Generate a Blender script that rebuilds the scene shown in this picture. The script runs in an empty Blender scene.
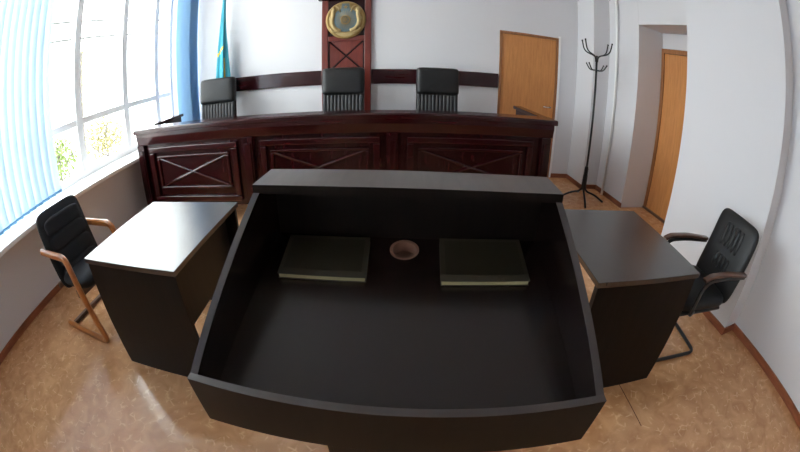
import bpy, bmesh, math, random
from math import sin, cos, pi, radians as R
from mathutils import Vector, Matrix
random.seed(7)
SC = bpy.context.scene
COL = SC.collection

# ---------------------------------------------------------------- materials
def nt(name):
    m = bpy.data.materials.new(name); m.use_nodes = True
    t = m.node_tree; b = t.nodes['Principled BSDF']
    return m, t, b
def setp(b, **k):
    for a, v in k.items():
        b.inputs[a.replace('_', ' ')].default_value = v
def plain(name, col, rough=.5, metal=0., coat=0., spec=.5, bump=0., bscale=200):
    m, t, b = nt(name)
    setp(b, Base_Color=(*col, 1), Roughness=rough, Metallic=metal)
    b.inputs['Coat Weight'].default_value = coat
    b.inputs['Specular IOR Level'].default_value = spec
    if bump:
        tc = t.nodes.new('ShaderNodeTexCoord'); n = t.nodes.new('ShaderNodeTexNoise')
        n.inputs['Scale'].default_value = bscale; n.inputs['Detail'].default_value = 4
        bp = t.nodes.new('ShaderNodeBump'); bp.inputs['Strength'].default_value = bump
        t.links.new(tc.outputs['Object'], n.inputs['Vector'])
        t.links.new(n.outputs['Fac'], bp.inputs['Height']); t.links.new(bp.outputs['Normal'], b.inputs['Normal'])
    return m
def wood(name, c1, c2, rough=.4, scale=(1, 1, 14), coat=0., spec=.5, dist=3.):
    """grain runs along the axis with the small scale"""
    m, t, b = nt(name)
    tc = t.nodes.new('ShaderNodeTexCoord'); mp = t.nodes.new('ShaderNodeMapping')
    mp.inputs['Scale'].default_value = scale
    n = t.nodes.new('ShaderNodeTexNoise'); n.inputs['Scale'].default_value = 3.5; n.inputs['Detail'].default_value = 8
    n.inputs['Distortion'].default_value = dist * .2
    n2 = t.nodes.new('ShaderNodeTexNoise'); n2.inputs['Scale'].default_value = 22; n2.inputs['Detail'].default_value = 4
    mx = t.nodes.new('ShaderNodeMath'); mx.operation = 'MULTIPLY_ADD'; mx.inputs[1].default_value = .35
    cr = t.nodes.new('ShaderNodeValToRGB')
    cr.color_ramp.elements[0].position = .45; cr.color_ramp.elements[0].color = (*c1, 1)
    cr.color_ramp.elements[1].position = .85; cr.color_ramp.elements[1].color = (*c2, 1)
    L = t.links.new
    L(tc.outputs['Object'], mp.inputs['Vector']); L(mp.outputs['Vector'], n.inputs['Vector']); L(mp.outputs['Vector'], n2.inputs['Vector'])
    L(n2.outputs['Fac'], mx.inputs[0]); L(n.outputs['Fac'], mx.inputs[2]); L(mx.outputs[0], cr.inputs['Fac'])
    L(cr.outputs['Color'], b.inputs['Base Color'])
    setp(b, Roughness=rough); b.inputs['Coat Weight'].default_value = coat; b.inputs['Coat Roughness'].default_value = .15
    b.inputs['Specular IOR Level'].default_value = spec
    return m
def floor_mat():
    m, t, b = nt('linoleum')
    L = t.links.new
    tc = t.nodes.new('ShaderNodeTexCoord')
    n = t.nodes.new('ShaderNodeTexNoise'); n.inputs['Scale'].default_value = 7; n.inputs['Detail'].default_value = 6
    n.inputs['Distortion'].default_value = 1.2
    L(tc.outputs['Object'], n.inputs['Vector'])
    cr = t.nodes.new('ShaderNodeValToRGB'); e = cr.color_ramp.elements
    e[0].position = .34; e[0].color = (.50, .245, .108, 1)
    e[1].position = .68; e[1].color = (.66, .36, .178, 1)
    L(n.outputs['Fac'], cr.inputs['Fac'])
    # light leaf-like flecks
    mp = t.nodes.new('ShaderNodeMapping'); mp.inputs['Scale'].default_value = (1, 1, 1)
    nz = t.nodes.new('ShaderNodeTexNoise'); nz.inputs['Scale'].default_value = 5
    mxv = t.nodes.new('ShaderNodeMixRGB'); mxv.blend_type = 'LINEAR_LIGHT'; mxv.inputs[0].default_value = .12
    L(tc.outputs['Object'], mxv.inputs[1]); L(nz.outputs['Color'], mxv.inputs[2]); L(mxv.outputs[0], mp.inputs['Vector'])
    w = t.nodes.new('ShaderNodeTexVoronoi'); w.feature = 'DISTANCE_TO_EDGE'; w.inputs['Scale'].default_value = 17
    L(mp.outputs['Vector'], w.inputs['Vector'])
    c2 = t.nodes.new('ShaderNodeValToRGB'); f = c2.color_ramp.elements
    f[0].position = .0; f[0].color = (1, 1, 1, 1); f[1].position = .10; f[1].color = (0, 0, 0, 1)
    L(w.outputs['Distance'], c2.inputs['Fac'])
    n3 = t.nodes.new('ShaderNodeTexNoise'); n3.inputs['Scale'].default_value = 15
    L(tc.outputs['Object'], n3.inputs['Vector'])
    c3 = t.nodes.new('ShaderNodeValToRGB'); c3.color_ramp.elements[0].position = .52; c3.color_ramp.elements[1].position = .62
    L(n3.outputs['Fac'], c3.inputs['Fac'])
    mu = t.nodes.new('ShaderNodeMath'); mu.operation = 'MULTIPLY'
    L(c2.outputs['Color'], mu.inputs[0]); L(c3.outputs['Color'], mu.inputs[1])
    mu2 = t.nodes.new('ShaderNodeMath'); mu2.operation = 'MULTIPLY'; mu2.inputs[1].default_value = .6
    L(mu.outputs[0], mu2.inputs[0])
    mix = t.nodes.new('ShaderNodeMixRGB'); mix.inputs[2].default_value = (.88, .58, .33, 1)
    L(mu2.outputs[0], mix.inputs[0]); L(cr.outputs['Color'], mix.inputs[1])
    # sheet seam along y at x = 1.29
    sx = t.nodes.new('ShaderNodeSeparateXYZ'); L(tc.outputs['Object'], sx.inputs[0])
    d = t.nodes.new('ShaderNodeMath'); d.operation = 'SUBTRACT'; d.inputs[1].default_value = 1.295; L(sx.outputs['X'], d.inputs[0])
    ab = t.nodes.new('ShaderNodeMath'); ab.operation = 'ABSOLUTE'; L(d.outputs[0], ab.inputs[0])
    ls = t.nodes.new('ShaderNodeMath'); ls.operation = 'LESS_THAN'; ls.inputs[1].default_value = .0025; L(ab.outputs[0], ls.inputs[0])
    gy = t.nodes.new('ShaderNodeMath'); gy.operation = 'GREATER_THAN'; gy.inputs[1].default_value = .72; L(sx.outputs['Y'], gy.inputs[0])
    an = t.nodes.new('ShaderNodeMath'); an.operation = 'MULTIPLY'; L(ls.outputs[0], an.inputs[0]); L(gy.outputs[0], an.inputs[1])
    mix2 = t.nodes.new('ShaderNodeMixRGB'); mix2.inputs[2].default_value = (.07, .03, .015, 1)
    L(an.outputs[0], mix2.inputs[0]); L(mix.outputs[0], mix2.inputs[1])
    L(mix2.outputs[0], b.inputs['Base Color'])
    cR = t.nodes.new('ShaderNodeValToRGB'); cR.color_ramp.elements[0].color = (.13,) * 3 + (1,); cR.color_ramp.elements[1].color = (.24,) * 3 + (1,)
    L(n.outputs['Fac'], cR.inputs['Fac']); L(cR.outputs['Color'], b.inputs['Roughness'])
    bp = t.nodes.new('ShaderNodeBump'); bp.inputs['Strength'].default_value = .05; L(n.outputs['Fac'], bp.inputs['Height']); L(bp.outputs['Normal'], b.inputs['Normal'])
    return m
def wall_mat(name, col):
    m = plain(name, col, .75, spec=.3, bump=.06, bscale=60)
    return m
def glass_mat():
    m = bpy.data.materials.new('glass'); m.use_nodes = True; t = m.node_tree; t.nodes.clear()
    o = t.nodes.new('ShaderNodeOutputMaterial'); a = t.nodes.new('ShaderNodeBsdfTransparent'); a.inputs[0].default_value = (.96, .98, .97, 1)
    g = t.nodes.new('ShaderNodeBsdfGlossy'); g.inputs['Roughness'].default_value = .02
    f = t.nodes.new('ShaderNodeFresnel'); f.inputs['IOR'].default_value = 1.3
    x = t.nodes.new('ShaderNodeMixShader')
    ge = t.nodes.new('ShaderNodeNewGeometry'); iv = t.nodes.new('ShaderNodeMath'); iv.operation = 'SUBTRACT'; iv.inputs[0].default_value = 1
    mu = t.nodes.new('ShaderNodeMath'); mu.operation = 'MULTIPLY'
    t.links.new(ge.outputs['Backfacing'], iv.inputs[1]); t.links.new(iv.outputs[0], mu.inputs[0]); t.links.new(f.outputs[0], mu.inputs[1])
    t.links.new(mu.outputs[0], x.inputs[0]); t.links.new(a.outputs[0], x.inputs[1]); t.links.new(g.outputs[0], x.inputs[2]); t.links.new(x.outputs[0], o.inputs[0])
    return m
def cloth_translucent(name, col, tcol, fac):
    m = bpy.data.materials.new(name); m.use_nodes = True; t = m.node_tree; t.nodes.clear()
    o = t.nodes.new('ShaderNodeOutputMaterial'); a = t.nodes.new('ShaderNodeBsdfDiffuse'); a.inputs[0].default_value = (*col, 1)
    g = t.nodes.new('ShaderNodeBsdfTranslucent'); g.inputs[0].default_value = (*tcol, 1)
    x = t.nodes.new('ShaderNodeMixShader'); x.inputs[0].default_value = fac
    t.links.new(a.outputs[0], x.inputs[1]); t.links.new(g.outputs[0], x.inputs[2]); t.links.new(x.outputs[0], o.inputs[0])
    return m

M = dict(
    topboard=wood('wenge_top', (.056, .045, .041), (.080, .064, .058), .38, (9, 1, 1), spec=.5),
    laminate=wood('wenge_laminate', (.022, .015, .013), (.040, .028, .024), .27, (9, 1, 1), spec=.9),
    floor=floor_mat(),
    wall=wall_mat('wall_paint', (.68, .675, .70)),
    ceil=wall_mat('ceiling_paint', (.82, .82, .83)),
    white=plain('white_paint', (.88, .88, .88), .4),
    skirt=wood('skirting_wood', (.20, .060, .025), (.34, .11, .05), .4, (1, 1, 6)),
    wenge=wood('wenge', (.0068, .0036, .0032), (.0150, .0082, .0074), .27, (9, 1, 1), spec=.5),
    wengeV=wood('wenge_vertical', (.0042, .0026, .0022), (.009, .0055, .0045), .40, (9, 9, 1), spec=.2),  # darker wenge for upright faces; their shade is put into the colour
    edge=plain('edge_band', (.042, .034, .034), .4),
    mahog=wood('mahogany', (.0090, .0008, .0013), (.034, .0022, .0038), .22, (1, 9, 9), coat=.35, spec=.3, dist=1.5),
    mahogV=wood('mahogany_vertical', (.0080, .0007, .0011), (.026, .0018, .003), .26, (9, 9, 1), coat=.2, spec=.25, dist=1.5),
    mahogL=wood('mahogany_light', (.10, .013, .009), (.16, .024, .015), .35, (9, 9, 1), coat=.15),
    alder=wood('alder', (.50, .20, .062), (.62, .27, .090), .42, (10, 10, 1)),
    alderD=wood('alder_dark', (.26, .10, .035), (.34, .14, .05), .45, (10, 10, 1)),
    beech=wood('beech', (.30, .095, .020), (.44, .155, .038), .3, (3, 3, 3), coat=.3),
    walnut=wood('walnut', (.07, .03, .018), (.13, .06, .035), .35, (5, 1, 5), coat=.2),
    fabric=plain('black_fabric', (.011, .012, .015), .8, spec=.3, bump=.25, bscale=500),
    leather=plain('black_leather', (.009, .009, .010), .45, spec=.35, bump=.12, bscale=240),
    leatherR=plain('black_leather_ribbed', (.014, .014, .016), .5, bump=.1, bscale=240),
    blackm=plain('black_metal', (.012, .012, .013), .35, spec=.5),
    blackp=plain('black_plastic', (.012, .012, .013), .45),
    chrome=plain('steel', (.6, .6, .6), .25, 1.),
    gold=plain('gold_paint', (.42, .31, .14), .5, .3, bump=.6, bscale=38),
    goldD=plain('dull_gold', (.33, .22, .08), .42, .5),
    emblue=plain('emblem_blue', (.10, .15, .17), .45, .2),
    flag=plain('flag_blue', (.05, .33, .43), .65, spec=.3),
    flagY=plain('flag_yellow', (.62, .45, .04), .65, spec=.3),
    page=plain('book_pages', (.46, .42, .24), .6),
    cover=plain('book_cover', (.022, .018, .011), .35),
    coverE=plain('book_border', (.042, .036, .024), .4),
    tanp=plain('tan_plastic', (.26, .14, .10), .4),
    dark=plain('dark_underside', (.008, .006, .006), .6),
    glass=glass_mat(),
    blind=cloth_translucent('blind_fabric', (.73, .82, .92), (.75, .86, .96), .38),
    blindE=plain('blind_weight', (.16, .38, .62), .5),
    blindB=cloth_translucent('blind_fabric_stacked', (.36, .60, .85), (.45, .70, .92), .35),
    leaf=plain('leaf_green', (.10, .14, .03), .6), leaf2=plain('leaf_yellow', (.16, .14, .05), .6),
    bark=plain('bark', (.10, .09, .08), .8), soil=plain('pale_ground', (.6, .58, .54), .9),
    fence=plain('fence_paint', (.02, .02, .02), .6),
)

# ---------------------------------------------------------------- mesh helpers
def box(bm, x0, x1, y0, y1, z0, z1, mi=0):
    v = [bm.verts.new(p) for p in ((x0,y0,z0),(x1,y0,z0),(x1,y1,z0),(x0,y1,z0),(x0,y0,z1),(x1,y0,z1),(x1,y1,z1),(x0,y1,z1))]
    for f in ((3,2,1,0),(4,5,6,7),(0,1,5,4),(1,2,6,5),(2,3,7,6),(3,0,4,7)):
        q = bm.faces.new([v[i] for i in f]); q.material_index = mi
    return v
def prism(bm, pts, axis, a, b, mi=0):
    """pts 2D polygon in the two other axes (order x,y,z without axis), extruded a..b"""
    def mk(p, t):
        if axis == 'x': return (t, p[0], p[1])
        if axis == 'y': return (p[0], t, p[1])
        return (p[0], p[1], t)
    A = [bm.verts.new(mk(p, a)) for p in pts]; B = [bm.verts.new(mk(p, b)) for p in pts]
    fs = [bm.faces.new(A), bm.faces.new(B[::-1])]
    n = len(pts)
    for i in range(n):
        fs.append(bm.faces.new((A[i], B[i], B[(i+1) % n], A[(i+1) % n])))
    for f in fs: f.material_index = mi
    bmesh.ops.recalc_face_normals(bm, faces=fs)
def fillet(pts, r, n=6):
    pts = [Vector(p) for p in pts]; out = [pts[0]]
    for i in range(1, len(pts)-1):
        p, a, b = pts[i], pts[i-1], pts[i+1]
        da, db = (a-p), (b-p); k = min(r, da.length*.49, db.length*.49)
        s, e = p+da.normalized()*k, p+db.normalized()*k
        for j in range(n+1):
            t = j/n; out.append((1-t)**2*s + 2*t*(1-t)*p + t*t*e)
    out.append(pts[-1]); return out
def sweep(bm, pts, section, up=Vector((0,0,1)), closed_ends=True, scale=None):
    pts = [Vector(p) for p in pts]; rings = []
    prev = None
    for i, p in enumerate(pts):
        t = (pts[min(i+1, len(pts)-1)] - pts[max(i-1, 0)]).normalized()
        if prev is None:
            u = up - t*up.dot(t)
            if u.length < 1e-3: u = Vector((0,1,0)) - t*t.y
            if u.length < 1e-3: u = Vector((1,0,0)) - t*t.x
        else: u = prev - t*prev.dot(t)
        u.normalize(); prev = u; w = t.cross(u)
        s = scale[i] if scale else 1
        rings.append([bm.verts.new(p + (u*a + w*b)*s) for a, b in section])
    n = len(section); fs = []
    for i in range(len(rings)-1):
        for j in range(n):
            fs.append(bm.faces.new((rings[i][j], rings[i][(j+1)%n], rings[i+1][(j+1)%n], rings[i+1][j])))
    if closed_ends:
        fs.append(bm.faces.new(rings[0][::-1])); fs.append(bm.faces.new(rings[-1]))
    bmesh.ops.recalc_face_normals(bm, faces=fs)
def circ(r, n=12): return [(r*cos(2*pi*i/n), r*sin(2*pi*i/n)) for i in range(n)]
def rsec(a, b, k=.25):
    """rounded rectangle section, full sizes a (up) x b"""
    a, b = a/2, b/2; c = min(a, b)*k*2
    return [(a,-b+c),(a,b-c),(a-c,b),(-a+c,b),(-a,b-c),(-a,-b+c),(-a+c,-b),(a-c,-b)]
def tube(bm, pts, r, n=12, **k): sweep(bm, pts, circ(r, n), **k)
def lathe(bm, prof, cx=0, cy=0, n=24):
    rings = []
    for r, z in prof:
        rings.append([bm.verts.new((cx+r*cos(2*pi*i/n), cy+r*sin(2*pi*i/n), z)) for i in range(n)])
    fs = []
    for a, b in zip(rings, rings[1:]):
        for i in range(n): fs.append(bm.faces.new((a[i], a[(i+1)%n], b[(i+1)%n], b[i])))
    if prof[0][0] > 1e-4: fs.append(bm.faces.new(rings[0][::-1]))
    if prof[-1][0] > 1e-4: fs.append(bm.faces.new(rings[-1]))
    bmesh.ops.recalc_face_normals(bm, faces=fs)
def cushion(bm, sx, sy, sz, mat=None, e=3.2, nu=28, nv=16):
    """rounded pad: superellipsoid with sizes sx,sy,sz transformed by matrix mat"""
    mat = mat or Matrix.Identity(4)
    def sp(c, p): return math.copysign(abs(c)**p, c)
    top = bm.verts.new(mat @ Vector((0,0,sz/2))); bot = bm.verts.new(mat @ Vector((0,0,-sz/2)))
    rings = []
    for j in range(1, nv):
        ph = -pi/2 + pi*j/nv; c = sp(cos(ph), 2/e); z = sp(sin(ph), 2/2.2)*sz/2
        rings.append([bm.verts.new(mat @ Vector((c*sp(cos(2*pi*i/nu), 2/e)*sx/2, c*sp(sin(2*pi*i/nu), 2/e)*sy/2, z))) for i in range(nu)])
    for a, b in zip(rings, rings[1:]):
        for i in range(nu): bm.faces.new((a[i], a[(i+1)%nu], b[(i+1)%nu], b[i]))
    for i in range(nu):
        bm.faces.new((rings[0][(i+1)%nu], rings[0][i], bot)); bm.faces.new((rings[-1][i], rings[-1][(i+1)%nu], top))
def pad(bm, th, w, h, mat, axis='x', e=8, nu=40, nv=14):
    """upright cushion: th thick along axis (x or y), w wide, h tall"""
    rot = Matrix.Rotation(pi/2, 4, 'Y') if axis == 'x' else Matrix.Rotation(pi/2, 4, 'X')
    if axis == 'x': cushion(bm, h, w, th, mat @ rot, e, nu, nv)
    else: cushion(bm, w, h, th, mat @ rot, e, nu, nv)
def obj(name, bm, mats, parent=None, bevel=0., smooth=False, seg=2):
    me = bpy.data.meshes.new(name); bm.to_mesh(me); bm.free()
    for m in (mats if isinstance(mats, (list, tuple)) else [mats]): me.materials.append(M[m])
    o = bpy.data.objects.new(name, me); COL.objects.link(o)
    if parent: o.parent = parent
    if smooth:
        for p in me.polygons: p.use_smooth = True
    if bevel:
        b = o.modifiers.new('bevel', 'BEVEL'); b.width = bevel; b.segments = seg; b.limit_method = 'ANGLE'; b.angle_limit = R(40)
    return o
def BM(): return bmesh.new()
def bx(name, dims, mat, parent=None, bevel=.002):
    bm = BM(); box(bm, *dims); return obj(name, bm, mat, parent, bevel)
def tag(o, label, cat, group=None, kind=None):
    if label: o['label'] = label
    if cat: o['category'] = cat
    if group: o['group'] = group
    if kind: o['kind'] = kind
    return o
def thing(name, loc, rz, label, cat, group=None):
    o = bpy.data.objects.new(name, None); COL.objects.link(o); o.empty_display_size = .1
    o.location = loc; o.rotation_euler = (0, 0, rz)
    return tag(o, label, cat, group)
def struct(o): o['kind'] = 'structure'; return o
def copy_tree(root):
    c = root.copy(); COL.objects.link(c)
    for ch in list(root.children):
        d = ch.copy(); COL.objects.link(d); d.parent = c
        for g in list(ch.children):
            k = g.copy(); COL.objects.link(k); k.parent = d
    return c

# ---------------------------------------------------------------- room constants
XL = -3.08; YB = 4.88; YF = -3.6; H = 3.7
XR1, XR2, XP, XN = 2.66, 2.93, 2.50, 2.68     # back column, recess wall, pier, near wall
XD = 3.37                                      # plane of the recessed door
YC, YD0, YD1, YP1, YP0 = 4.40, 3.70, 2.62, 2.37, 1.17

# floor and ceiling
struct(bx('floor', (-3.4, 3.6, YF-.15, YB+.15, -.1, 0), 'floor', bevel=0))
struct(bx('ceiling', (-3.4, 3.6, YF-.15, YB+.15, H, H+.1), 'ceil', bevel=0))
# back wall with the doorway
D1A, D1B, D1T = 1.452, 2.34, 2.06
bm = BM()
box(bm, -3.4, D1A, YB, YB+.15, 0, H); box(bm, D1B, 3.6, YB, YB+.15, 0, H); box(bm, D1A, D1B, YB, YB+.15, D1T, H)
box(bm, D1A, D1B, YB+.10, YB+.15, 0, D1T)
struct(obj('wall_back', bm, 'wall'))
# left wall with window openings
W1 = (-.1, 4.80); W2 = (-3.1, -2.0); WZ = (.76, 3.42)
bm = BM()
T0 = XL-.32
box(bm, T0, XL, YF, YB, 0, WZ[0]-.04); box(bm, T0, XL, YF, YB, WZ[1], H)
for a, b in ((YF, W2[0]), (W2[1], W1[0]), (W1[1], YB)): box(bm, T0, XL, a, b, WZ[0]-.04, WZ[1])
struct(obj('wall_left', bm, 'wall'))
# right wall: column, recess, pier, near wall
bm = BM()
box(bm, XR1, 3.6, YC, YB, 0, H)
box(bm, XR2, 3.6, YD0, YC, 0, H)
box(bm, XR2, 3.6, YD1, YD0, 2.345, H)            # above the recess
box(bm, XD+.06, 3.6, YD1, YD0, 0, 2.345)         # back of the recess
box(bm, XD, XD+.06, YD1, YD0, 2.14, 2.345)
box(bm, XR2, 3.6, YP1, YD1, 0, H)
box(bm, XP, 3.6, YP0, YP1, 0, H)
box(bm, XN, 3.6, YF, YP0, 0, H)
struct(obj('wall_right', bm, 'wall', bevel=.004))
struct(bx('wall_front', (-3.4, 3.6, YF-.15, YF, 0, H), 'wall', bevel=0))
# riser pipe in the corner
bm = BM(); tube(bm, [(2.895, 4.16, 0), (2.895, 4.16, H)], .017, 14); tag(obj('heating_pipe', bm, 'white', smooth=True), 'thin white painted riser pipe running up the wall behind the coat stand', 'pipe')
# baseboards
def skirt(name, segs):
    bm = BM()
    for s in segs: box(bm, *s)
    struct(obj(name, bm, 'skirt', bevel=.003))
b_, h_ = .016, .062
skirt('baseboard_back', [(-3.08, D1A-.03, YB-b_, YB, 0, h_), (D1B+.03, XR1, YB-b_, YB, 0, h_)])
skirt('baseboard_left', [(XL, XL+b_, YF, YB-b_, 0, h_)])
skirt('baseboard_right', [(XR1-b_, XR1, YC, YB-b_, 0, h_), (XR1-b_, XR2, YC-b_, YC, 0, h_), (XR2-b_, XR2, YD0-b_, YC-b_, 0, h_),
      (XP-b_, XP, YP0-b_, YP1, 0, h_), (XP, XN, YP0-b_, YP0, 0, h_), (XN-b_, XN, YF, YP0-b_, 0, h_), (XR2-b_, XR2, YP1, YD1, 0, h_)])
skirt('baseboard_front', [(XL+b_, XN-b_, YF, YF+b_, 0, h_)])
# door in the back wall
dr = bpy.data.objects.new('door_1', None); COL.objects.link(dr); dr.location = ((D1A+D1B)/2, YB, 0); struct(dr)
w = (D1B-D1A)/2
bm = BM(); box(bm, -w, -w+.035, -.012, .08, 0, D1T); box(bm, w-.035, w, -.012, .08, 0, D1T); box(bm, -w+.035, w-.035, -.012, .08, D1T-.035, D1T)
obj('door_frame', bm, 'alderD', dr, .003)
bx('door_leaf', (-w+.038, w-.038, .004, .05, .01, D1T-.038), 'alder', dr, .003)
bm = BM(); tube(bm, [(w-.10, .004, 1.04), (w-.10, -.045, 1.04)], .011); tube(bm, fillet([(w-.10, -.045, 1.04), (w-.22, -.05, 1.04)], .01), .009)
lathe_m = obj('door_handle', bm, 'chrome', dr, smooth=True)
struct(bx('trim_1', (D1B, D1B+.035, YB-.014, YB, 0, D1T+.03), 'white', bevel=.003))
# door in the recess
dr = bpy.data.objects.new('door_2', None); COL.objects.link(dr); dr.location = (XD, (YD0+YD1)/2, 0); struct(dr)
hw = (YD0-YD1)/2; DT = 2.135
bm = BM(); box(bm, -.02, .05, -hw, -hw+.05, 0, DT); box(bm, -.02, .05, hw-.05, hw, 0, DT); box(bm, -.02, .05, -hw+.05, hw-.05, DT-.06, DT)
obj('door_frame', bm, 'alderD', dr, .004)
bx('door_leaf', (0, .04, -hw+.053, hw-.053, .01, DT-.063), 'alder', dr, .003)
bx('threshold', (-.03, .05, -hw, hw, 0, .03), 'walnut', dr, .004)
bm = BM(); tube(bm, [(0, -hw+.14, 1.02), (-.05, -hw+.14, 1.02)], .011); tube(bm, [(-.05, -hw+.14, 1.02), (-.05, -hw+.27, 1.02)], .009)
obj('door_handle', bm, 'chrome', dr, smooth=True)

# windows
def window(n, y0, y1, bars):
    r = bpy.data.objects.new('window_%d' % n, None); COL.objects.link(r); r.location = (XL, (y0+y1)/2, WZ[0]); struct(r)
    c = (y0+y1)/2; z0, z1 = 0, WZ[1]-WZ[0]
    xg = -.17
    bm = BM(); f = .05
    box(bm, xg-.04, xg+.04, y0-c, y1-c, z0, z0+.07); box(bm, xg-.04, xg+.04, y0-c, y1-c, z1-f, z1)
    box(bm, xg-.04, xg+.04, y0-c, y0-c+f, z0+.07, z1-f); box(bm, xg-.04, xg+.04, y1-c-f, y1-c, z0+.07, z1-f)
    obj('window_frame', bm, 'white', r, .004)
    for b in bars:
        bx('mullion', (xg-.035, xg+.035, b-c-.055, b-c+.055, z0+.07, z1-f), 'white', r, .004)
    ed = [y0]+list(bars)+[y1]
    for a, b in zip(ed, ed[1:]):
        bx('transom', (xg-.03, xg+.03, a-c+.032, b-c-.032, 1.35-WZ[0]-.035, 1.35-WZ[0]+.035), 'white', r, .004)
        bx('glass_pane', (xg-.004, xg+.004, a-c+.03, b-c-.03, z0+.065, z1-f+.005), 'glass', r, 0)
    bx('window_sill', (-.32, .26, y0-c-.05 if n == 2 else y0-c-.3, min(y1-c+.04, YB-c-.03), -.04, 0), 'white', r, .008)
window(1, *W1, (.91, 1.82, 2.72, 3.64, 4.40))
window(2, *W2, (-2.55,))  # unseen window behind the camera, added and sized for light on near faces

# ---------------------------------------------------------------- vertical blinds
def slat_blind(name, x, ys, ang, z0, z1, mat, label, wd=.105, weight=True):
    yc = sum(ys)/len(ys)
    t = thing(name, (x, yc, z0), 0, label, 'blind')
    bx('head_rail', (-.02, .02, min(ys)-yc-.06, max(ys)-yc+.06, z1-z0, z1-z0+.04), 'white', t, .003)
    for i, y in enumerate(ys):
        bm = BM(); a = ang + random.uniform(-.06, .06); n = 6
        prof = []
        for k in range(n+1):
            s = -wd/2 + wd*k/n; bow = .008*cos(pi*s/wd)
            prof.append((s, bow))
        th = .0012
        P = [(s*sin(a)+b*cos(a), s*cos(a)-b*sin(a)) for s, b in prof]; Q = [(s*sin(a)+(b+th)*cos(a), s*cos(a)-(b+th)*sin(a)) for s, b in prof]
        prism(bm, [(px, py+y-yc) for px, py in P] + [(px, py+y-yc) for px, py in Q[::-1]], 'z', .02, z1-z0)
        s_ = obj('slat', bm, mat, t, smooth=False)
        if weight:
            bm = BM(); tube(bm, [(-.5*wd*sin(a), y-yc-.5*wd*cos(a), .012), (.5*wd*sin(a), y-yc+.5*wd*cos(a), .012)], .014, 8)
            obj('bottom_weight', bm, 'blindE', s_)
    return t
ys = [-.25 + .098*i for i in range(24)]
slat_blind('vertical_blind', -2.95, [y for y in ys if y <= 2.06], R(28), .83, 3.47, 'blind', 'light blue vertical blind hanging across the near part of the window', .115)
slat_blind('vertical_blind', -2.80, [4.50+.022*i for i in range(12)], R(62), .83, 3.47, 'blindB', 'blue vertical blind drawn into a narrow stack in the far corner', .20, False)

# ---------------------------------------------------------------- judges' bench
BYF = 3.27
bench = thing('judges_bench', (-.6, BYF, 0), 0, 'long dark mahogany judges bench with crossed mouldings on its front', 'bench')
X0, X1 = -2.80+.6, 1.60+.6
def o_(x): return x+.6
bm = BM()
prism(bm, [(-.03, 1.03), (-.03, 1.065), (-.02, 1.08), (.20, 1.08), (.20, 1.03)], 'x', X0, X1)
obj('bench_top', bm, 'mahog', bench, .004)
bm = BM()
prism(bm, [(.0, .90), (-.018, .985), (-.018, 1.03), (.16, 1.03), (.16, .90)], 'x', X0+.03, X1-.03)
obj('frieze', bm, 'mahog', bench, .004)
bx('front_panel', (X0+.05, X1-.05, .035, .07, .20, .90), 'mahogV', bench)
bx('worktop', (X0+.06, X1-.06, .16, .52, .78, .81), 'mahog', bench)
for x in (-2.72, -1.34, .03, 1.50):
    bm = BM(); a = o_(x)
    box(bm, a-.05, a+.05, -.012, .035, .12, .90); box(bm, a-.032, a+.032, -.024, -.012, .2, .84)
    box(bm, a-.06, a+.06, -.022, .035, .12, .2)
    obj('post', bm, 'mahogV', bench, .004)
for xa, xb in ((-2.60, -1.47), (-1.22, -.08), (.16, 1.37)):
    a, b = o_(xa), o_(xb)
    bm = BM(); zt, zb = .86, .25
    for k, (ia, ib, it, ibz, yy, wd) in enumerate(((a, b, zt, zb, .0, .06), (a+.10, b-.10, zt-.10, zb+.135, .012, .03))):
        box(bm, ia, ib, yy, .035, it-wd, it); box(bm, ia, ib, yy, .035, ibz, ibz+wd)
        box(bm, ia, ia+wd, yy, .035, ibz+wd, it-wd); box(bm, ib-wd, ib, yy, .035, ibz+wd, it-wd)
    fr = obj('panel_frame', bm, 'mahog', bench, .010, seg=3)
    bm = BM(); u0, u1, v0, v1 = a+.13, b-.13, zb+.165, zt-.13
    for p, q in (((u0, v0), (u1, v1)), ((u0, v1), (u1, v0))):
        sweep(bm, [(p[0], .030, p[1]), (q[0], .030, q[1])], [(.016, 0), (.010, .010), (0, .014), (-.010, .010), (-.016, 0), (0, -.01)], up=Vector((0, 0, 1)))
    bmesh.ops.recalc_face_normals(bm, faces=bm.faces)
    obj('cross_moulding', bm, 'mahog', fr)
for xa, xb in ((X0+.03, X0+.09), (X1-.09, X1-.03)):
    bx('end_panel', (xa, xb, .07, .16, .0, .90), 'mahogV', bench)
# the ends turn back towards the wall
for xa, xb in ((X0, X0+.10), (X1-.12, X1-.02)):
    bx('side_wing_top', (xa, xb, .20, 1.02, 1.045, 1.08), 'mahog', bench, .004)
    bx('side_wing', (xa+.03, xb-.03, .16, 1.0, 0, 1.045), 'mahogV', bench)
bx('worktop_support', (-.02, .02, .07, .52, 0, .78), 'mahogV', bench)

# podium
pod = bx('podium', (-2.66, 1.36, 3.80, YB-.02, 0, .20), 'mahog', None, .004)
tag(pod, 'low dark wooden platform behind the judges bench', 'platform')

# back-wall rails
for (xa, xb), lab in zip(((-2.20, -.885), (-.235, 1.44)), ('dark wooden wall rail left of the tall red panel', 'dark wooden wall rail between the tall red panel and the door')):
    t = thing('wall_rail', ((xa+xb)/2, YB, 1.25), 0, lab, 'rail', None)
    hw_ = (xb-xa)/2
    bx('board', (-hw_, hw_, -.028, 0, 0, .195), 'mahog', t, .005)

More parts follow.
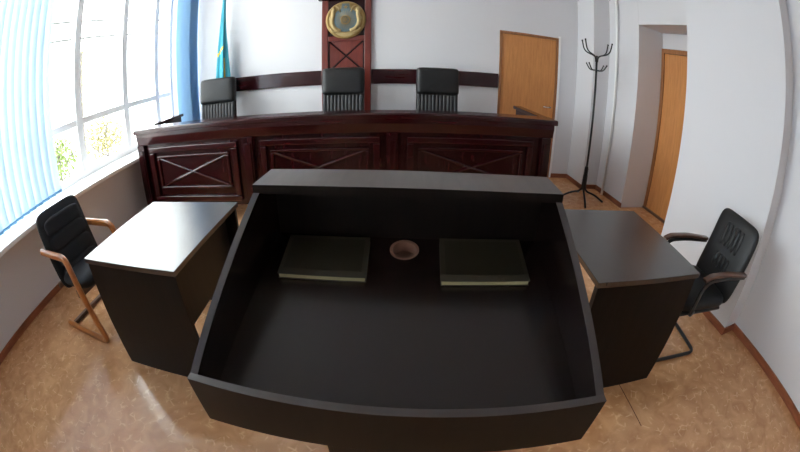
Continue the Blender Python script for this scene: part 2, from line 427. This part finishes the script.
# tall mahogany panel with emblem
px0, px1 = -.88, -.24
tp = thing('wall_panel', ((px0+px1)/2, YB, .20), 0, 'tall mahogany red wall panel with a crossed moulding behind the middle chair', 'panel')
hw_ = (px1-px0)/2; Z = lambda z: z-.20
bm = BM(); box(bm, -hw_, -hw_+.085, -.05, 0, 0, Z(2.40)); box(bm, hw_-.085, hw_, -.05, 0, 0, Z(2.40)); box(bm, -hw_+.085, hw_-.085, -.046, 0, Z(1.83), Z(1.90)); box(bm, -hw_+.085, hw_-.085, -.046, 0, 0, .25)
obj('frame', bm, 'mahogL', tp, .008)
bx('backing', (-hw_+.08, hw_-.08, -.02, -.002, .2, Z(2.40)), 'mahogL', tp)
bm = BM(); box(bm, -hw_+.085, hw_-.085, -.034, -.02, Z(1.90), Z(2.40)); obj('upper_field', bm, 'mahog', tp, .004)
bm = BM(); u0, u1, v0, v1 = -hw_+.10, hw_-.10, Z(1.43), Z(1.83)
for p, q in (((u0, v0), (u1, v1)), ((u0, v1), (u1, v0))):
    sweep(bm, [(p[0], -.022, p[1]), (q[0], -.022, q[1])], [(.012, 0), (.007, -.010), (-.007, -.010), (-.012, 0), (0, .008)], up=Vector((0, 0, 1)))
box(bm, u0-.01, u1+.01, -.034, -.02, Z(1.40), Z(1.43))
for sx in (-1, 1): box(bm, sx*(hw_-.095)-.008, sx*(hw_-.095)+.008, -.034, -.02, Z(1.43), Z(1.83))
bmesh.ops.recalc_face_normals(bm, faces=bm.faces)
obj('cross_moulding', bm, 'mahog', tp)
bm = BM(); prism(bm, [(-hw_-.04, Z(2.40)), (-hw_-.06, Z(2.46)), (hw_+.06, Z(2.46)), (hw_+.04, Z(2.40))], 'y', -.09, 0)
obj('cornice', bm, 'mahog', tp, .006)

# emblem: round gold relief with winged horses, rays and a star
em = thing('state_emblem', (-.565, YB-.058, 2.115), 0, 'round gold emblem with grey blue centre mounted on the tall red panel', 'emblem')
def rot_y(bm, y0, y1, prof):  # disc about the y axis
    n = 48; rings = []
    for r, y in prof: rings.append([bm.verts.new((r*cos(2*pi*i/n), y, r*sin(2*pi*i/n))) for i in range(n)])
    fs = []
    for a, b in zip(rings, rings[1:]):
        for i in range(n): fs.append(bm.faces.new((a[i], a[(i+1)%n], b[(i+1)%n], b[i])))
    fs.append(bm.faces.new(rings[0])); fs.append(bm.faces.new(rings[-1][::-1]))
    bmesh.ops.recalc_face_normals(bm, faces=fs)
bm = BM(); rot_y(bm, 0, 0, [(.255, 0), (.258, -.012), (.250, -.026), (.232, -.030), (.222, -.022)]); obj('disc', bm, 'goldD', em, smooth=False)
bm = BM(); rot_y(bm, 0, 0, [(.165, -.020), (.163, -.034), (.05, -.040)]); prism(bm, [(-.06, .12), (.06, .12), (.045, .225), (-.045, .225)], 'y', -.034, -.015); obj('inner_disc', bm, 'emblue', em)
bm = BM()
for k in range(28):
    a = 2*pi*k/28; r0, r1 = .062, .125
    tube(bm, [(r0*cos(a), -.040, r0*sin(a)), (r1*cos(a), -.036, r1*sin(a))], .0028, 5)
obj('rays', bm, 'goldD', em)
bm = BM()
ring = [(.055*cos(2*pi*i/24), -.044, .055*sin(2*pi*i/24)) for i in range(25)]
tube(bm, ring, .007, 8)
for a in (0, pi/3, 2*pi/3):
    for d in (-.01, .01):
        tube(bm, [(.05*cos(a)-d*sin(a), -.046, .05*sin(a)+d*cos(a)), (0-d*sin(a), -.054, d*cos(a)), (-.05*cos(a)-d*sin(a), -.046, -.05*sin(a)+d*cos(a))], .0035, 6)
obj('crown_ring', bm, 'goldD', em, smooth=True)
for s in (-1, 1):
    bm = BM()
    # horse body and neck sweeping up the side, wing feathers and lower curl
    body = [(.06, -.15), (.12, -.13), (.165, -.07), (.175, 0), (.155, .07), (.165, .12), (.135, .145)]
    sweep(bm, fillet([(s*x, -.034, z) for x, z in body], .03), circ(.026, 10), scale=None)
    tube(bm, fillet([(s*.135, -.036, .145), (s*.165, -.036, .165), (s*.195, -.036, .135)], .02), .014, 8)
    for k in range(6):
        a = R(20+k*17)
        tube(bm, fillet([(s*(.15), -.038, -.05+k*.018), (s*(.15+.035*cos(a)), -.042, -.04+k*.02+.03), (s*(.165+.05*cos(a)), -.036, .0+k*.022+.02)], .02), .007, 6)
    tube(bm, fillet([(s*.10, -.036, -.15), (s*.16, -.036, -.16), (s*.19, -.036, -.11)], .03), .013, 8)
    tube(bm, fillet([(s*.07, -.036, .11), (s*.09, -.036, .175), (s*.13, -.036, .19)], .03), .010, 8)
    obj('winged_horse', bm, 'gold', em, smooth=True)
bm = BM(); pts = []
for k in range(10):
    r = .030 if k % 2 == 0 else .012; a = pi/2 + pi*k/5
    pts.append((r*cos(a), .175+r*sin(a)))
prism(bm, pts, 'y', -.045, -.024); obj('star', bm, 'goldD', em)
bm = BM()
arc = [(.20*cos(a), -.030, .20*sin(a)) for a in [R(-125+70*i/14) for i in range(15)]]
sweep(bm, arc, rsec(.045, .008), up=Vector((0, 0, 1))); obj('ribbon', bm, 'gold', em)

# ---------------------------------------------------------------- flag
fl = thing('flag_on_pole', (-2.235, 4.705, .20), 0, 'furled sky blue flag with yellow marks on a pole in the far left corner', 'flag')
bm = BM(); lathe(bm, [(.15, 0), (.15, .02), (.05, .05), (.02, .09), (.0, .09)], n=28); obj('pole_base', bm, 'goldD', fl, smooth=True)
bm = BM(); tube(bm, [(0, 0, .08), (0, 0, 2.62)], .013, 12); lathe(bm, [(.0, 2.60), (.025, 2.63), (.02, 2.67), (0, 2.73)]); obj('pole', bm, 'goldD', fl, smooth=True)
bm = BM(); n = 72; rings = []
NZ = 60
for j in range(NZ+1):
    z = 1.00 + 1.50*j/NZ; t = (2.5-z)/1.5
    r = .020 + .072*min(1, t*1.25)**1.4
    if t > .8: r *= 1
    rg = []
    for i in range(n):
        a = 2*pi*i/n
        rr = r*(1 + .24*sin(5*a+.8*t*3)*min(1, t*2) + .10*sin(11*a+2))
        rg.append(bm.verts.new((rr*cos(a)-.02*t, rr*.8*sin(a), z + .02*sin(3*a)*t)))
    rings.append(rg)
for j in range(NZ):
    for i in range(n):
        f = bm.faces.new((rings[j][i], rings[j][(i+1)%n], rings[j+1][(i+1)%n], rings[j+1][i])); f.smooth = True
        z = 1.0+1.5*(j+.5)/NZ; a = (360*(i+.5)/n)
        s = (a-225)/70
        if (abs((z-1.60) - .055*s*1.6) < .022 and 205 < a < 300) or (300 < a < 318 and z < 1.56) : f.material_index = 1
bm.faces.new(rings[0][::-1]); bm.faces.new(rings[-1])
obj('flag_cloth', bm, ['flag', 'flagY'], fl)

# ---------------------------------------------------------------- executive chairs
def exec_chair():
    t = thing('office_chair', (0, 0, 0), 0, '', 'chair', None)
    # local: faces -y ; total height 1.27
    bm = BM()
    for k in range(5):
        a = 2*pi*k/5+.3; c, s = cos(a), sin(a)
        sweep(bm, [(0, 0, .10), (.16*c, .16*s, .09), (.29*c, .29*s, .065)], rsec(.035, .045), scale=[1.1, 1, .7])
    obj('star_base', bm, 'blackp', t, .003)
    for k in range(5):
        a = 2*pi*k/5+.3; bm = BM(); x, y = .29*cos(a), .29*sin(a)
        sweep(bm, [(x-.02*sin(a), y+.02*cos(a), .03), (x+.02*sin(a), y-.02*cos(a), .03)], circ(.03, 14)); obj('caster', bm, 'blackp', t, .003)
    bm = BM(); lathe(bm, [(.035, .08), (.035, .25), (.022, .25), (.022, .42)]); obj('gas_column', bm, 'blackm', t, smooth=False)
    bm = BM(); cushion(bm, .52, .50, .13, Matrix.Translation((0, -.02, .47)), 4); obj('seat', bm, 'leather', t, smooth=True)
    tilt = Matrix.Translation((0, .24, .50)) @ Matrix.Rotation(R(-7), 4, 'X')
    bm = BM(); pad(bm, .075, .50, .66, tilt @ Matrix.Translation((0, .03, .42)), 'y', 9); obj('back_shell', bm, 'leather', t, smooth=True)
    bm = BM(); nr = 11
    for i in range(nr):
        x = -.215+.43*i/(nr-1)
        cushion(bm, .056, .05, .52, tilt @ Matrix.Translation((x, -.018, .28)), 2.4, 14, 12)
    obj('ribbed_backrest', bm, 'leatherR', t, smooth=True)
    bm = BM(); pad(bm, .15, .51, .335, tilt @ Matrix.Translation((0, -.01, .615)), 'y', 10, 56, 20); obj('headrest', bm, 'leather', t, smooth=True)
    for s in (-1, 1):
        bm = BM(); sweep(bm, fillet([(s*.27, .22, .48), (s*.30, .20, .66), (s*.30, -.14, .68), (s*.27, -.16, .47)], .08), rsec(.03, .05)); obj('armrest', bm, 'blackp', t, .004)
    return t
ch = exec_chair()
spots = [(-2.17, 4.10, R(4), .20, 'black leather office chair behind the bench, in front of the blue flag'),
         (-.545, 4.12, R(0), .20, 'black leather office chair behind the bench, below the gold emblem'),
         (.555, 4.12, R(-2), .235, 'black leather office chair behind the bench, nearest the orange door')]
for i, (x, y, a, z, lab) in enumerate(spots):
    c = ch if i == 0 else copy_tree(ch)
    c.location = (x, y, .20); c.rotation_euler[2] = a; c['label'] = lab; c['group'] = 'office chairs behind the judges bench'

# ---------------------------------------------------------------- side desks
def desk(name, loc, rz, w, l, inner, back, label):
    t = thing(name, loc, rz, label, 'desk')
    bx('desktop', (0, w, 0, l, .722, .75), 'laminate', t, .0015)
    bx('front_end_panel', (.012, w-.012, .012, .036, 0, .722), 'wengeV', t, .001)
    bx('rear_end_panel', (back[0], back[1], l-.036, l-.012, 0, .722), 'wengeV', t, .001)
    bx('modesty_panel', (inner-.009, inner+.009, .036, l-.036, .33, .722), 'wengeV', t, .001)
    return t
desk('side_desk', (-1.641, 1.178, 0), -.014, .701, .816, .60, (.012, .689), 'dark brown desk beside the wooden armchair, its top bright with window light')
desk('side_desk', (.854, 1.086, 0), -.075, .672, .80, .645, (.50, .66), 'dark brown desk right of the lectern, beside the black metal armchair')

# ---------------------------------------------------------------- lectern
lec = thing('lectern', (0, .370, 0), -.086, 'large dark brown lectern with high raised sides and an open sloped tray', 'lectern')
W, D, T = .802, .473, .132; hw_ = W/2; ZN, ZF = 1.006, 1.238; th = .018; zb = .866
fl_z = lambda b: .91 + .11*b/D
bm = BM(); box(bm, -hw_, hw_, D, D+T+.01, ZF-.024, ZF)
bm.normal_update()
for f_ in bm.faces: f_.material_index = 0 if f_.normal.z > .5 else 1  # sides take the darker wenge, so the edge's shade is painted in
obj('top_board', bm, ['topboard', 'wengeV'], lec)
for s in (-1, 1):
    bm = BM(); a, b = (s*hw_, s*(hw_-th))
    sl = (ZF-.024-ZN)/D; prism(bm, [(th, zb), (th, ZN), (D+.001, ZF-.024), (D+T, ZF-.024), (D+T, zb)], 'x', min(a, b), max(a, b))
    sp = obj('side_panel', bm, 'wenge', lec, .0008)
    bm = BM(); sl = (ZF-.024-ZN)/D
    prism(bm, [(th, ZN), (th, ZN+.0016), (D, ZF-.024+.0016), (D, ZF-.024)], 'x', min(a, b), max(a, b)); obj('edge_strip', bm, 'edge', sp)
np_ = bx('near_panel', (-hw_, hw_, 0, th, zb, ZN), 'wengeV', lec, .0008)
bx('edge_strip', (-hw_, hw_, 0, th, ZN, ZN+.0016), 'edge', np_, 0)
# tray floor with a round hole
bm = BM()
def tray(bm, hx, hb, hr):
    n = 32; xs = (-hw_+th, hw_-th); bs = (th, D+T-th)
    def q(x, b, dz): return (x, b, fl_z(b)+dz)
    outer = []
    for i in range(n):
        a = 2*pi*i/n; c, s = cos(a), sin(a)
        k = min(((xs[1]-hx) if c > 0 else (hx-xs[0]))/max(abs(c), 1e-6), ((bs[1]-hb) if s > 0 else (hb-bs[0]))/max(abs(s), 1e-6))
        outer.append((hx+c*k, hb+s*k))
    # snap the nearest samples to the corners
    for cx in xs:
        for cb in bs:
            j = min(range(n), key=lambda i: (outer[i][0]-cx)**2+(outer[i][1]-cb)**2); outer[j] = (cx, cb)
    Ot = [bm.verts.new(q(x, b, 0)) for x, b in outer]; Ob = [bm.verts.new(q(x, b, -.018)) for x, b in outer]
    It = [bm.verts.new(q(hx+hr*cos(2*pi*i/n), hb+hr*sin(2*pi*i/n), 0)) for i in range(n)]
    Ib = [bm.verts.new(q(hx+hr*cos(2*pi*i/n), hb+hr*sin(2*pi*i/n), -.018)) for i in range(n)]
    for i in range(n):
        j = (i+1) % n
        bm.faces.new((It[i], Ot[i], Ot[j], It[j])); bm.faces.new((Ib[j], Ob[j], Ob[i], Ib[i]))
        bm.faces.new((It[j], Ib[j], Ib[i], It[i])); bm.faces.new((Ot[i], Ob[i], Ob[j], Ot[j]))
    bmesh.ops.recalc_face_normals(bm, faces=bm.faces)
HX, HB, HR = -.004, .538, .037
tray(bm, HX, HB, HR)
obj('tray_floor', bm, 'wenge', lec)
bm = BM(); sl = R(math.degrees(math.atan(.11/D)))
lathe(bm, [(HR-.006, -.032), (HR-.0005, -.032), (HR-.0005, .0005), (HR+.003, .0005), (HR+.003, .003), (HR-.004, .003), (HR-.006, -.032)], n=32)
bmesh.ops.transform(bm, matrix=Matrix.Translation((HX, HB, fl_z(HB))) @ Matrix.Rotation(math.atan(.11/D), 4, 'X'), verts=bm.verts)
obj('cable_grommet', bm, 'tanp', lec, smooth=False)['label'] = 'tan plastic cable grommet ring'
bx('rear_panel', (-hw_+th, hw_-th, D+T-th, D+T, 0, ZF-.024), 'wengeV', lec, .001)
bm = BM(); box(bm, -.235, -.217, .25, D+T-th, .02, zb+.01); box(bm, .257, .275, .25, D+T-th, .02, zb+.01); box(bm, -.217, .257, .25, .268, .02, zb+.01); box(bm, -.245, .285, .24, D+T-th, 0, .02)
obj('pedestal', bm, 'wengeV', lec, .001)

# two thin books in the tray
def book(x, b, w_, d_, rz, lab):
    t = thing('book', (0, 0, 0), 0, lab, 'book', None)
    m = lec.matrix_basis.copy()
    lm = Matrix.Translation((0, .370, 0)) @ Matrix.Rotation(-.086, 4, 'Z') @ Matrix.Translation((x, b, fl_z(b)+.0015)) @ Matrix.Rotation(rz, 4, 'Z') @ Matrix.Rotation(math.atan(.11/D), 4, 'X')
    t.matrix_basis = lm
    bx('pages', (.003, w_-.003, .002, d_-.003, .002, .016), 'page', t, .001)
    bm = BM(); box(bm, 0, w_, 0, d_, .016, .0185); box(bm, 0, w_, 0, d_, 0, .002)
    obj('cover', bm, 'coverE', t, .0008)
    bx('cover_field', (.012, w_-.012, .022, d_-.012, .0185, .0192), 'cover', t, 0)
book(-.329, .402, .235, .158, .040, 'thin closed book with dark cover lying in the lectern tray, left of the cable hole')
book(.093, .408, .233, .165, .006, 'thin closed book with dark cover lying in the lectern tray, right of the cable hole')

# ---------------------------------------------------------------- wooden armchair (left)
def wood_chair(loc, rz, label):
    """local: faces +x, origin at the floor below the seat centre"""
    t = thing('wooden_armchair', loc, rz, label, 'chair')
    for s in (-1, 1):
        y = s*.275
        bm = BM()
        path = fillet([(-.26, y, .640), (.16, y, .650), (.30, y, .022), (-.28, y, .022)], .07, 8)
        sweep(bm, path, rsec(.052, .042, .3), up=Vector((0, 0, 1)))
        obj('arm_frame', bm, 'beech', t, .003)
    bm = BM(); box(bm, -.235, -.20, -.258, .258, .006, .036); obj('floor_crossbar', bm, 'walnut', t, .004)
    bm = BM(); box(bm, .10, .14, -.258, .258, .33, .39); box(bm, -.2, -.17, -.258, .258, .35, .39); obj('seat_rail', bm, 'walnut', t, .004)
    bm = BM(); cushion(bm, .44, .49, .11, Matrix.Translation((.06, 0, .425)) @ Matrix.Rotation(R(-4), 4, 'Y'), 4.5); obj('seat', bm, 'fabric', t, smooth=True)
    bm = BM(); tl = Matrix.Translation((-.06, 0, .38)) @ Matrix.Rotation(R(-19), 4, 'Y')
    pad(bm, .06, .52, .59, tl @ Matrix.Translation((-.03, 0, .26)), 'x', 7)
    for i, z in enumerate((.06, .18, .30, .42)):
        pad(bm, .045, .42, .125, tl @ Matrix.Translation((.018, 0, z)), 'x', 4, 28, 12)
    obj('backrest', bm, 'fabric', t, smooth=True)
    return t
wood_chair((-2.185, 1.575, 0), R(-5), 'wooden armchair with black fabric seat and back below the window')

# ---------------------------------------------------------------- black metal armchair (right)
def metal_chair(loc, rz, label):
    t = thing('metal_armchair', loc, rz, label, 'chair')
    # local faces -x
    bm = BM(); w_ = .21
    path = [(.16, -w_, .385), (-.33, -w_, .385), (-.35, -w_, .014), (.13, -w_, .014), (.13, w_, .014), (-.35, w_, .014), (-.33, w_, .385), (.16, w_, .385)]
    tube(bm, fillet(path, .06, 8), .0135, 12); obj('tube_frame', bm, 'blackm', t, smooth=True)
    w_ = .265
    for s in (-1, 1):
        bm = BM(); ap = [(.26, s*w_, .63), (.02, s*w_, .645), (-.18, s*w_, .635), (-.21, s*w_, .40), (-.10, s*.2, .385)]
        tube(bm, fillet(ap, .09, 8), .0135, 12); obj('arm_support', bm, 'blackm', t, smooth=True)
        bm = BM(); sweep(bm, fillet([(.26, s*w_, .648), (.02, s*w_, .672), (-.15, s*w_, .668), (-.20, s*w_, .645)], .05), rsec(.024, .046, .3), up=Vector((0, 0, 1))); obj('arm_pad', bm, 'walnut', t, .003)['label'] = 'brown wooden arm pad'
    bm = BM(); cushion(bm, .54, .48, .11, Matrix.Translation((-.06, 0, .44)) @ Matrix.Rotation(R(3), 4, 'Y'), 6); obj('seat', bm, 'leather', t, smooth=True)
    bm = BM(); box(bm, -.22, -.18, -.22, .22, .375, .395); box(bm, .08, .12, -.22, .22, .375, .395); obj('seat_bracket', bm, 'blackm', t, .003)
    tl = Matrix.Translation((.20, 0, .42)) @ Matrix.Rotation(R(16), 4, 'Y')
    bm = BM(); pad(bm, .06, .48, .55, tl @ Matrix.Translation((0, 0, .245)), 'x', 7)
    for i in range(5): cushion(bm, .03, .040, .17, tl @ Matrix.Translation((-.026, -.092+.046*i, .36)), 3, 12, 8)
    for i in range(4): cushion(bm, .03, .040, .10, tl @ Matrix.Translation((-.026, -.069+.046*i, .18)), 3, 12, 8)
    obj('backrest', bm, 'leather', t, smooth=True)
    return t
metal_chair((1.93, 1.335, 0), R(-7), 'black armchair with metal tube frame and brown arm pads by the white wall')

# ---------------------------------------------------------------- coat stand
cs = thing('coat_stand', (2.43, 3.94, 0), R(12), 'tall black metal coat stand with curved hooks near the back right corner', 'coat stand')
bm = BM(); tube(bm, [(0, 0, .16), (0, 0, 1.84)], .014, 14); obj('pole', bm, 'blackm', cs, smooth=True)
bm = BM(); lathe(bm, [(.0, .14), (.027, .15), (.027, .42), (.020, .45), (.0, .45)], n=20); obj('sleeve', bm, 'blackm', cs, smooth=False)
for k in range(4):
    a = pi/4 + pi/2*k + .25; c, s = cos(a), sin(a)
    bm = BM(); tube(bm, fillet([(.018*c, .018*s, .34), (.02*c, .02*s, .13), (.16*c, .16*s, .10), (.30*c, .30*s, .016)], .10, 8), .013, 10); obj('leg', bm, 'blackm', cs, smooth=True)
for k in range(4):
    a = R((0, 120, 180, 300)[k]); c, s = cos(a), sin(a)
    bm = BM(); pts = fillet([(.012*c, .012*s, 1.76), (.02*c, .02*s, 1.83), (.17*c, .17*s, 1.88), (.20*c, .20*s, 2.01)], .06, 8)
    tube(bm, pts, .009, 8); cushion(bm, .024, .024, .024, Matrix.Translation(pts[-1]), 2, 10, 8); obj('upper_hook', bm, 'blackm', cs, smooth=True)
for k in range(4):
    a = pi/2*k + .2; c, s = cos(a), sin(a)
    bm = BM(); pts = fillet([(.0, .0, 1.66), (.10*c, .10*s, 1.65), (.16*c, .16*s, 1.73)], .05, 8)
    tube(bm, pts, .008, 8); cushion(bm, .02, .02, .02, Matrix.Translation(pts[-1]), 2, 10, 8); obj('lower_hook', bm, 'blackm', cs, smooth=True)

# ---------------------------------------------------------------- outside the window
struct(bx('outside_ground', (-60, -3.6, -30, 40, -1.1, -1.0), 'soil', bevel=0))  # pale ground slab outside the window
def tree(x, y, h, r, mat, name, label):
    t = thing(name, (x, y, -1), 0, label, 'tree' if h > 2.5 else 'shrub')
    bm = BM()
    tube(bm, [(0, 0, 0), (.05, .03, h*.4), (0, .1, h*.8)], .07 if h > 2.5 else .03, 8)
    for k in range(7):
        a = k*2.4; z = h*(.35+.07*k); tube(bm, [(.03, .03, z), (r*.5*cos(a), r*.5*sin(a), z+h*.1), (r*.9*cos(a), r*.9*sin(a), z+h*.22)], .02, 6)
    obj('trunk', bm, 'bark', t)
    bm = BM(); n = 900
    for k in range(n):
        u = Vector((random.gauss(0, 1), random.gauss(0, 1), random.gauss(0, 1))).normalized() * r * random.random()**.4
        p = Vector((u.x, u.y, h*.72+u.z*h*.28/r)); s = .05
        d = Vector((random.gauss(0, 1), random.gauss(0, 1), random.gauss(0, 1))).normalized(); e = d.orthogonal().normalized()
        bm.faces.new([bm.verts.new(p+d*s), bm.verts.new(p+e*s*.5), bm.verts.new(p-d*s), bm.verts.new(p-e*s*.5)])
    obj('foliage', bm, mat, t)
tree(-7.5, 5.3, 2.0, .6, 'leaf', 'shrub', 'green shrub outside the window near the blind')
tree(-7.2, 7.0, 2.1, .7, 'leaf2', 'shrub', 'yellow green shrub outside the middle window pane')
tree(-10.5, 9.0, 5.5, 1.3, 'leaf2', 'garden_tree', 'slender pale tree outside the window')
for z, lab in ((4.1, 'upper overhead cable outside the window'), (3.55, 'lower overhead cable outside the window')):
    bm = BM(); tube(bm, [(-9, -10+1.5*k, z+.003*(k-10)**2) for k in range(22)], .035, 6); tag(obj('overhead_cable', bm, 'fence'), lab, 'cable')

# ---------------------------------------------------------------- light
w = bpy.data.worlds.new('sky'); SC.world = w; w.use_nodes = True
bg = w.node_tree.nodes['Background']; bg.inputs[0].default_value = (.95, .98, 1.0, 1); bg.inputs[1].default_value = 12.0
for y0, y1 in (W1, W2):
    l = bpy.data.lights.new('window_portal', 'AREA'); l.shape = 'RECTANGLE'; l.size = y1-y0; l.size_y = WZ[1]-WZ[0]
    l.cycles.is_portal = True
    o = bpy.data.objects.new('window_portal', l); COL.objects.link(o)
    o.location = (XL-.30, (y0+y1)/2, (WZ[0]+WZ[1])/2)
    o.rotation_euler = Matrix(((0, 0, -1), (1, 0, 0), (0, -1, 0))).to_euler() if False else (Vector((1, 0, 0))).to_track_quat('-Z', 'Z').to_euler()

# ---------------------------------------------------------------- camera
pitch, yaw, roll, hcam = .3841390548, .0316383029, .0119508061, 1.5368916
F, K, CY = 374.8938818, -.0679426682, 204.47848
f = Vector((sin(yaw)*cos(pitch), cos(yaw)*cos(pitch), -sin(pitch))); r = Vector((cos(yaw), -sin(yaw), 0)); u = r.cross(f)
r2 = cos(roll)*r + sin(roll)*u; u2 = -sin(roll)*r + cos(roll)*u
cam = bpy.data.cameras.new('camera'); co = bpy.data.objects.new('camera', cam); COL.objects.link(co); SC.camera = co
mw = Matrix((r2, u2, -f)).transposed().to_4x4(); mw.translation = (0, 0, hcam); co.matrix_world = mw
cam.type = 'PANO'; cam.panorama_type = 'FISHEYE_LENS_POLYNOMIAL'; cam.sensor_width = 36; cam.sensor_fit = 'HORIZONTAL'; cam.fisheye_fov = 3.1
import numpy as np
thv = np.linspace(.01, 1.45, 200); rr = F*(thv+K*thv**3)*36/800
A = np.stack([rr, rr**2, rr**3, rr**4], 1); sol = np.linalg.lstsq(A, thv, rcond=None)[0]
cam.fisheye_polynomial_k0 = 0
cam.fisheye_polynomial_k1, cam.fisheye_polynomial_k2, cam.fisheye_polynomial_k3, cam.fisheye_polynomial_k4 = [-float(s) for s in sol]
cam.shift_y = (CY-226)/452
cam.clip_start = .02

vs = SC.view_settings; vs.view_transform = 'Standard'; vs.look = 'None'; vs.gamma = 1; vs.use_curve_mapping = False
vs.exposure = 0.1
SC.cycles.max_bounces = 10; SC.cycles.diffuse_bounces = 6; SC.cycles.use_denoising = True
